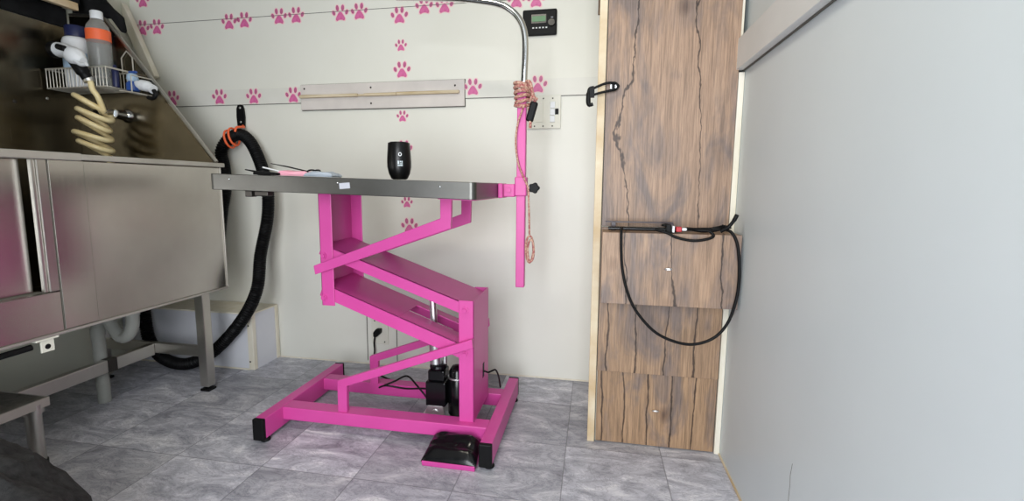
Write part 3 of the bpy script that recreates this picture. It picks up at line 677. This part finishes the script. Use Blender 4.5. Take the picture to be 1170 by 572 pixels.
# drain
dr = MB()
dr.tube(spline([(-2.085, 1.63, 0.0), (-2.085, 1.63, 0.12), (-2.085, 1.63, 0.24), (-2.085, 1.63, 0.33), (-2.062, 1.63, 0.375), (-2.025, 1.63, 0.372), (-2.0, 1.63, 0.335), (-1.965, 1.63, 0.300), (-1.925, 1.63, 0.315), (-1.90, 1.63, 0.37), (-1.90, 1.63, 0.469)], 6), 0.0245, 18)
dr.cyl((-2.085, 1.63, 0.335), (-2.085, 1.63, 0.30), 0.027).cyl((-1.90, 1.63, 0.40), (-1.90, 1.63, 0.43), 0.028).cyl((-2.085, 1.63, 0.09), (-2.085, 1.63, 0.06), 0.025)
dr.build('drain_pipe', M_pvc, T, smooth=True)
# faucet
fc = MB()
fx, fz = -2.205, 1.268
fc.tube([(fx+0.015, Y1-0.001, fz), (fx+0.015, Y1-0.008, fz), (fx+0.015, Y1-0.02, fz)], [0.033, 0.031, 0.022], 24)
fc.tube([(fx+0.015, Y1-0.02, fz), (fx+0.010, Y1-0.06, fz+0.004)], [0.024, 0.021], 20)
fc.tube(spline([(fx+0.010, Y1-0.055, fz+0.004), (fx-0.02, Y1-0.065, fz+0.006), (fx-0.055, Y1-0.07, fz+0.007)], 5), [0.018]*5+[0.012]*6, 14)
fc.build('faucet', M_chrome, T, smooth=True)
MB().box(fx-0.08, fx-0.055, Y1-0.088, Y1-0.06, fz-0.006, fz+0.026).build('faucet_lever', M_black, T, bevel=0.005)
# screws on the back splash
MB().ball((XL+0.0135, 1.69, 1.30), 0.002, 0.008, 0.008).build('screw', M_screw, T, smooth=True)
MB().ball((XL+0.0135, 1.82, 1.335), 0.002, 0.006, 0.006).build('screw', M_chromer, T, smooth=True)

# dark overhead locker above the tub with its cream front rail
OL = thing('overhead_locker', (-2.4, 1.1, 1.68), 'black overhead locker with cream lower rail above the tub', 'locker')
MB().box(XL+0.002, -2.375, 0.1, 1.93, 1.765, 2.2).box(XL+0.002, XL+0.02, 0.1, 1.94, 1.676, 1.765).prism([(-2.485, 1.745), (-2.27, 1.725), (-2.215, 1.655), (-2.202, 1.665), (-2.212, 1.731), (-2.265, 1.775), (-2.303, 1.815), (-2.37, 1.95), (-2.37, 2.2), (-2.485, 2.2)], 'y', 1.972, 2.0).build('body', M_blackm, OL, bevel=0.01)
MB().box(-2.376, -2.352, 0.1, 1.90, 1.735, 1.768).build('front_rail', M_creamdirty, OL, bevel=0.002)
BD = tag(MB().prism([(-2.485, 1.90), (-2.462, 1.86), (-2.435, 1.80), (-2.315, 1.52), (-2.355, 1.50), (-2.487, 1.80)], 'y', 2.23, 2.265).build('cream_board', M_cream, bevel=0.003), 'short cream board on the back wall behind the slanted splash corner', 'board')

# coil hose with spray gun
SG = thing('spray_hose', (-2.34, 1.80, 1.06), 'cream coiled hose with white spray gun dangling from the basket', 'spray hose')
hp = []
turns = 5
hp += [(-2.192, 1.79, 1.395), (-2.184, 1.79, 1.36), (-2.172, 1.80, 1.33)]
n = turns*28
for k in range(n+1):
    a = 2*PI*k/28; t = k/n
    rr = 0.060+0.007*math.sin(a*0.37)+0.006*t
    zz = 1.310-0.235*t**1.05+0.006*math.sin(a*0.5)
    hp.append((-2.238+0.008*math.sin(a*0.21)+rr*math.cos(a), 1.825-rr*0.85*math.sin(a), zz-0.042*(1-0.35*t)*math.cos(a+0.5)))
MB().tube(spline(hp, 3), 0.0115, 10).build('coil', M_hosecream, SG, smooth=True)
MB().tube([(-2.191, 1.785, 1.392), (-2.196, 1.783, 1.408)], 0.020, 14).build('hose_nut', M_chromer, SG, smooth=True)
MB().tube(spline([(-2.196, 1.783, 1.405), (-2.208, 1.770, 1.440), (-2.226, 1.762, 1.475)], 6), [0.021]*4+[0.026]*9, 14).build('grip', M_black, SG, smooth=True)
MB().tube(spline([(-2.175, 1.755, 1.470), (-2.215, 1.755, 1.492), (-2.258, 1.755, 1.515), (-2.300, 1.755, 1.524)], 6), [0.016, 0.020, 0.026, 0.030, 0.034, 0.036, 0.037, 0.037, 0.036, 0.033]+[0.031]*9, 16).build('gun_body', M_whitepl, SG, smooth=True)
MB().tube([(-2.255, 1.717, 1.525), (-2.225, 1.722, 1.516)], 0.012, 12).build('valve_window', M_black, SG, smooth=True)
MB().tube([(-2.302, 1.755, 1.524), (-2.326, 1.755, 1.524)], [0.033, 0.034], 16).build('nozzle', M_black, SG, smooth=True)
MB().tube(spline([(-2.20, 1.738, 1.470), (-2.165, 1.735, 1.452), (-2.135, 1.735, 1.452)], 5), 0.008, 10).build('trigger', M_whitepl, SG, smooth=True)

# wire basket, its bottles
WB = thing('wire_basket', (-2.26, 1.87, 1.38), 'white wire basket hung on the tub end wall holding bottles', 'basket')
bx0, bx1, by0, by1, bz0, bz1 = -2.462, -2.135, 1.815, 1.945, 1.378, 1.462
wb = MB()
for (z, rr) in ((bz1, 0.0040), (bz0, 0.003)):
    wb.tube([(bx0, by0, z), (bx1, by0, z), (bx1, by1, z), (bx0, by1, z)], rr, 8, closed=True)
wb.build('rim_wire', M_wire, WB, smooth=True)
for k in range(19):
    x = bx0+(bx1-bx0)*k/18
    MB().tube([(x, by0, bz1), (x, by0, bz0), (x, by1, bz0), (x, by1, bz1)], 0.0022, 6).build('wire', M_wire, WB, smooth=True)
for (xa, xb) in ((bx0+0.02, bx0+0.05), (bx0+0.27, bx0+0.33)):
    MB().tube([(xa, by1, bz1), (xa, by1, bz1+0.07), ((xa+xb)/2, by1, bz1+0.10), (xb, by1, bz1+0.07), (xb, by1, bz1)], 0.003, 8).build('hanger', M_wire, WB, smooth=True)
def glassy(name, c, a=0.35, rough=0.15):
    m = mat(name, c, rough); b = m.node_tree.nodes['Principled BSDF']
    b.inputs['Transmission Weight'].default_value = 0.8; b.inputs['IOR'].default_value = 1.25
    return m
M_clear = glassy('clear_bottle_plastic', (0.78, 0.80, 0.78))
CBt = thing('clear_bottle', (-2.236, 1.882, bz0+0.004), 'tall clear plastic bottle with orange label and pale cap', 'bottle')
MB().lathe((-2.236, 1.882, bz0+0.004), [(0.038, 0), (0.045, 0.008), (0.046, 0.255), (0.041, 0.275), (0.026, 0.297), (0.023, 0.302)], 24).build('body', M_clear, CBt, smooth=True)
MB().lathe((-2.236, 1.882, bz0+0.307), [(0.024, 0), (0.024, 0.032), (0.021, 0.036)], 20).build('cap', M_whitepl, CBt, smooth=True)
MB().lathe((-2.236, 1.882, bz0+0.212), [(0.0468, 0), (0.0468, 0.047)], 24).build('orange_label', M_orange, CBt, smooth=True)
WBt = thing('white_bottle', (-2.355, 1.878, bz0+0.004), 'round white bottle with navy cap behind the spray gun', 'bottle')
MB().lathe((-2.355, 1.878, bz0+0.004), [(0.045, 0), (0.053, 0.01), (0.054, 0.205), (0.048, 0.222), (0.038, 0.228)], 24).build('body', M_whitepl, WBt, smooth=True)
MB().lathe((-2.355, 1.878, bz0+0.232), [(0.041, 0), (0.040, 0.045), (0.036, 0.05)], 24).build('cap', M_navy, WBt, smooth=True)
MB().lathe((-2.355, 1.878, bz0+0.085), [(0.0546, 0), (0.0548, 0.075)], 24).build('blue_print', M_bluewhite, WBt, smooth=True)
tag(MB().lathe((-2.160, 1.88, bz0+0.006), [(0.010, 0), (0.014, 0.004), (0.0145, 0.08), (0.008, 0.09), (0.006, 0.10)], 16).build('small_tube', M_navy, smooth=True), 'small navy tube standing at the corner of the wire basket', 'tube')
# second, smaller holder with a blue bottle
WH = thing('wire_shelf', (-2.07, 1.90, 1.37), 'small bent wire shelf beside the basket on the tub end wall', 'wire shelf')
ws = MB()
ws.tube([(-2.110, 1.85, 1.365), (-2.045, 1.85, 1.356), (-2.040, 1.944, 1.356), (-2.110, 1.944, 1.365)], 0.003, 8, closed=True)
ws.tube([(-2.045, 1.85, 1.356), (-2.043, 1.85, 1.43), (-2.038, 1.944, 1.43)], 0.003, 8)
ws.tube([(-2.09, 1.85, 1.362), (-2.09, 1.944, 1.362)], 0.0025, 8).tube([(-2.066, 1.85, 1.359), (-2.066, 1.944, 1.359)], 0.0025, 8)
ws.build('wire_frame', M_wire, WH, smooth=True)
BB = thing('blue_bottle', (-2.088, 1.895, 1.364), 'small blue bottle with pale collar standing on the bent wire shelf', 'bottle')
MB().lathe((-2.086, 1.895, 1.3665), [(0.020, 0), (0.026, 0.005), (0.026, 0.035), (0.018, 0.045)], 20).build('body', M_blue, BB, smooth=True)
MB().lathe((-2.085, 1.895, 1.4115), [(0.018, 0), (0.024, 0.012), (0.020, 0.03), (0.012, 0.036)], 20).build('cap', M_bluewhite, BB, smooth=True)
MB().box(-2.100, -2.062, 1.888, 1.902, 1.4475, 1.458).build('pump', M_blue, BB, bevel=0.003)
HS = thing('hand_nozzle', (-2.02, 1.925, 1.33), 'white nozzle with black ends hooked by the slanted splash edge', 'nozzle')
MB().tube(spline([(-2.068, 1.90, 1.400), (-2.045, 1.90, 1.396), (-2.010, 1.90, 1.388), (-1.982, 1.90, 1.374)], 5), [0.018]*5+[0.024]*6+[0.020]*5, 14).build('body', M_whitepl, HS, smooth=True)
MB().tube([(-2.092, 1.90, 1.397), (-2.070, 1.90, 1.400)], 0.020, 14).build('black_end', M_black, HS, smooth=True)
MB().tube(spline([(-1.982, 1.90, 1.372), (-1.972, 1.90, 1.352), (-1.990, 1.90, 1.336), (-2.015, 1.90, 1.340)], 5), 0.009, 10).build('hook', M_black, HS, smooth=True)

# ------------------------------------------------------------------ boxed cover in the corner
BX = thing('corner_box', (-2.08, 2.17, 0), 'low white boxed cover with cream edges in the corner behind the tub', 'box cover')
MB().box(XL+0.003, -1.694, 2.078, 2.279, 0.0, 0.292).build('panels', M_white, BX)
ed = MB(); ed.box(XL+0.003, -1.690, 2.074, 2.278, 0.2925, 0.300)
ed.box(-1.720, -1.6905, 2.0735, 2.0775, 0.002, 0.292).box(-1.6935, -1.6895, 2.074, 2.10, 0.002, 0.292).box(-1.6935, -1.6875, 2.255, 2.278, 0.002, 0.296).box(XL+0.003, -1.72, 2.0735, 2.0775, 0.0, 0.008)
ed.build('edging', M_cream, BX, bevel=0.001)
for z in (0.045, 0.235): MB().ball((-1.712, 2.073, z), 0.005, 0.0015, 0.005).build('screw', M_screw, BX, smooth=True)

# ------------------------------------------------------------------ black hose with hook
VH = thing('dryer_hose', (-1.9, 2.1, 0.0), 'thick black ribbed dryer hose hanging in a long loop by the tub', 'hose')
hpts = [(-1.851, 2.06, 0.60), (-1.847, 2.10, 0.80), (-1.850, 2.14, 0.93), (-1.892, 2.19, 1.04), (-1.915, 2.205, 1.12), (-1.872, 2.215, 1.185), (-1.806, 2.218, 1.205), (-1.745, 2.21, 1.165), (-1.692, 2.195, 1.085),
        (-1.640, 2.165, 0.99), (-1.614, 2.15, 0.90), (-1.612, 2.13, 0.77), (-1.630, 2.09, 0.60), (-1.607-0.01, 2.035, 0.441), (-1.690, 2.02, 0.295), (-1.827, 2.01, 0.145), (-1.945, 2.0, 0.065), (-2.060, 2.0, 0.034), (-2.170, 2.0, 0.062), (-2.245, 2.01, 0.14),
        (-2.275, 2.02, 0.25), (-2.285, 2.03, 0.36), (-2.28, 2.03, 0.50), (-2.24, 2.03, 0.65), (-2.20, 2.04, 0.80)]
sp_ = spline(hpts, 60)
cum = [0.0]
for a, b in zip(sp_, sp_[1:]): cum.append(cum[-1]+(b-a).length)
rads = [0.0285+0.0022*math.sin(2*PI*c_/0.0115) for c_ in cum]
MB().tube(sp_, rads, 16).build('ribbed_tube', mat('hose_black', (0.0025, 0.0025, 0.003), 0.5, 0.0, 0.15), VH, smooth=True)
tp = MB()
for (dx, r_) in ((0.0, 0.045), (0.026, 0.046)):
    c0 = Vector((-1.868+dx, 2.213, 1.182+dx*0.45)); d = Vector((0.06, 0.0, 0.045)).normalized()
    n1 = Vector((-d.z, 0, d.x)); n2 = Vector((0, 1, 0))
    tp.tube([c0+0.036*(math.cos(a)*n1*1.15+math.sin(a)*n2) + d*0.018*math.cos(a) for a in [2*PI*j/24 for j in range(24)]], 0.0055, 8, closed=True)
q = tp.build('orange_tie', M_orange, VH, smooth=True)
HK = thing('wall_hook', (-1.84, 2.26, 1.24), 'black plastic strap hook screwed below the batten over the hose', 'hook')
MB().prism([(-1.862, 1.245), (-1.820, 1.245), (-1.816, 1.30), (-1.820, 1.345), (-1.828, 1.362), (-1.842, 1.366), (-1.856, 1.362), (-1.864, 1.345), (-1.866, 1.30)], 'y', 2.268, 2.2765).build('strap', M_black, HK, bevel=0.002)
for z in (1.275, 1.348): MB().ball((-1.841, 2.267, z), 0.006, 0.002, 0.006).build('screw', M_chromer, HK, smooth=True)
MB().tube(spline([(-1.825, 2.262, 1.255), (-1.805, 2.245, 1.245), (-1.80, 2.215, 1.243), (-1.802, 2.185, 1.236), (-1.805, 2.178, 1.215)], 5), 0.006, 10).build('strap_loop', M_orange, HK, smooth=True)

# ------------------------------------------------------------------ wall rail, switch plate, radio, outlet
WR = thing('wall_rail', (-1.05, 2.26, 1.32), 'long pale wooden rail screwed to the back wall above the tumbler', 'rail')
MB().box(-1.484, -0.622, 2.266, 2.276, 1.328, 1.452).build('backing_board', mottled('rail_board_paint', (0.56, 0.52, 0.49), (0.63, 0.585, 0.55), 7, 0.5), WR, bevel=0.002)
MB().box(-1.482, -1.165, 2.246, 2.266, 1.3845, 1.399).box(-1.13, -0.96, 2.246, 2.266, 1.3845, 1.398).box(-0.96, -0.645, 2.248, 2.266, 1.3855, 1.400).box(-1.165, -1.13, 2.252, 2.266, 1.386, 1.396).build('wood_ledge', mottled('bare_wood', (0.42, 0.32, 0.18), (0.66, 0.57, 0.42), 9, 0.7, stretch=(0.6, 4, 6)), WR, bevel=0.003)
for (x, z) in ((-1.462, 1.432), (-1.10, 1.428), (-0.668, 1.424), (-1.10, 1.352)):
    MB().ball((x, 2.266, z), 0.005, 0.002, 0.005).build('screw', M_screw, WR, smooth=True)
MB().box(-1.486, -0.620, 2.2765, 2.2822, 1.3255, 1.4545).build('outline_gap', M_gap, WR)

RD = thing('car_radio', (-0.268, 2.27, 1.63), 'black car radio with green display mounted high in the wall', 'radio')
MB().box(-0.345, -0.190, 2.262, 2.283, 1.632, 1.744).build('housing', M_black, RD, bevel=0.006)
MB().box(-0.306, -0.236, 2.2605, 2.2625, 1.682, 1.722).build('bezel', M_blackg, RD, bevel=0.001)
mg = mat('green_lcd', (0.015, 0.09, 0.03), 0.3)
mg.node_tree.nodes['Principled BSDF'].inputs['Emission Color'].default_value = (0.05, 0.30, 0.09, 1)
mg.node_tree.nodes['Principled BSDF'].inputs['Emission Strength'].default_value = 0.22
MB().box(-0.302, -0.240, 2.2595, 2.2607, 1.690, 1.713).build('display', mg, RD)
MB().tube([(-0.213, 2.262, 1.682), (-0.213, 2.252, 1.682)], [0.017, 0.015], 24).build('dial', M_blackg, RD, smooth=True)
for k in range(5): MB().box(-0.300+0.015*k, -0.292+0.015*k, 2.2595, 2.262, 1.660, 1.666).build('button', M_whitepl, RD, bevel=0.001)
MB().box(-0.216, -0.206, 2.2595, 2.262, 1.704, 1.707).build('button', M_grey, RD)

SP = thing('switch_plate', (-0.24, 2.27, 1.216), 'cream outlet and switch plate on the wall behind the pink post', 'switch plate')
MB().box(-0.318, -0.164, 2.272, 2.2775, 1.217, 1.367).build('cover', M_plate, SP, bevel=0.002)
for z in (1.323, 1.2915, 1.260): MB().box(-0.213, -0.190, 2.267, 2.272, z-0.0145, z+0.0145).build('rocker', M_whitepl, SP, bevel=0.002)
MB().box(-0.190, -0.174, 2.2685, 2.272, 1.280, 1.306).build('indicator', M_black, SP, bevel=0.001)
MB().box(-0.299, -0.245, 2.269, 2.272, 1.245, 1.338).build('socket', M_plate, SP, bevel=0.003)
for (x, z) in ((-0.245, 1.353), (-0.245, 1.228), (-0.202, 1.353), (-0.202, 1.228), (-0.285, 1.228), (-0.285, 1.353)):
    MB().ball((x, 2.2715, z), 0.0035, 0.0015, 0.0035).build('screw', M_screw, SP, smooth=True)

OT = thing('wall_outlet', (-1.09, 2.27, 0.1), 'cream outlet cover low on the wall behind the pink frame', 'outlet')
MB().box(-1.137, -1.043, 2.274, 2.281, 0.116, 0.262).build('cover', M_plate, OT, bevel=0.003)
MB().ball((-1.117, 2.273, 0.242), 0.004, 0.002, 0.004).ball((-1.063, 2.273, 0.13), 0.004, 0.002, 0.004).build('screw', M_screw, OT, smooth=True)
PL = thing('plug_lead', (-1.11, 2.25, 0.06), 'black plug with hanging lead in the low wall outlet', 'plug')
MB().prism([(-1.115, 0.162), (-1.10, 0.160), (-1.076, 0.182), (-1.074, 0.206), (-1.10, 0.205), (-1.116, 0.185)], 'y', 2.245, 2.273).build('plug_body', M_black, PL, bevel=0.004)
MB().tube(spline([(-1.108, 2.256, 0.17), (-1.114, 2.255, 0.13), (-1.112, 2.252, 0.08), (-1.11, 2.22, 0.02), (-1.05, 2.15, 0.008), (-0.95, 2.09, 0.006), (-0.86, 2.05, 0.006), (-0.78, 2.03, 0.006), (-0.70, 1.98, 0.006), (-0.60, 1.95, 0.006)], 8), 0.0045, 8).build('lead', M_black, PL, smooth=True)
tag(MB().box(-0.008, 0.003, 2.262, 2.2815, 1.708, 1.80).build('hinge_block', mottled('brown_block', (0.12, 0.07, 0.04), (0.2, 0.12, 0.07), 20, 0.6), bevel=0.002), 'small dark brown block on the wall at the cabinet edge near the top', 'block')

# ------------------------------------------------------------------ step and bag in the near corner
ST = thing('metal_step', (-2.05, 1.1, 0), 'low metal platform with round steel leg sliding under the tub', 'step')
m_deck = mottled('worn_deck_plate', (0.10, 0.095, 0.085), (0.20, 0.19, 0.17), 30, 0.5, 0.7, bump=0.4, bscale=90)
MB().box(-2.30, -1.792, 0.985, 1.215, 0.222, 0.236).build('deck', m_deck, ST, bevel=0.002)
MB().box(-1.7955, -1.787, 0.98, 1.219, 0.206, 0.2365).box(-2.30, -1.7955, 1.2155, 1.219, 0.206, 0.2365).build('edge_trim', M_rim, ST, bevel=0.001)
for (x, y) in ((-1.815, 1.185), (-2.27, 1.185), (-2.27, 1.015), (-1.815, 1.015)):
    l_ = MB().cyl((x, y, 0.012), (x, y, 0.2215), 0.022, seg=24).cyl((x, y, 0.19), (x, y, 0.2215), 0.029, seg=24).build('leg', M_steelL, ST, smooth=True)
    MB().cyl((x, y, 0.0), (x, y, 0.022), 0.026, seg=20).build('rubber_foot', M_black, l_, smooth=True)

bag = MB(); nu, nv = 72, 30; rows = []
bc = Vector((-1.43, 0.69, 0.0))
for j in range(nv+1):
    ph = (PI/2)*j/nv
    row = []
    for i in range(nu):
        th = 2*PI*i/nu
        d = Vector((math.cos(th)*math.cos(ph), math.sin(th)*math.cos(ph), math.sin(ph)))
        k = 1+0.16*noise.noise(d*1.7+Vector((3, 1, 2)))+0.05*noise.noise(d*6)+0.015*noise.noise(d*19)+0.006*math.sin(60*d.x+14*noise.noise(d*3))
        p = bc+Vector((d.x*0.44*k, d.y*0.245*k, max(0.0, (d.z**0.85 if d.z > 0 else 0)*0.385*k)))
        row.append(bag.bm.verts.new(p))
        if j == nv: break
    rows.append(row)
for j in range(nv-1):
    for i in range(nu): bag.bm.faces.new((rows[j][i], rows[j][(i+1) % nu], rows[j+1][(i+1) % nu], rows[j+1][i]))
for i in range(nu): bag.bm.faces.new((rows[nv-1][i], rows[nv-1][(i+1) % nu], rows[nv][0]))
bag.bm.faces.new(rows[0][::-1])
tag(bag.build('fabric_bag', mottled('black_woven_fabric', (0.008, 0.008, 0.009), (0.024, 0.024, 0.025), 60, 0.95, bump=0.6, bscale=300), smooth=True), 'slumped black fabric bag on the floor in the near corner', 'bag')
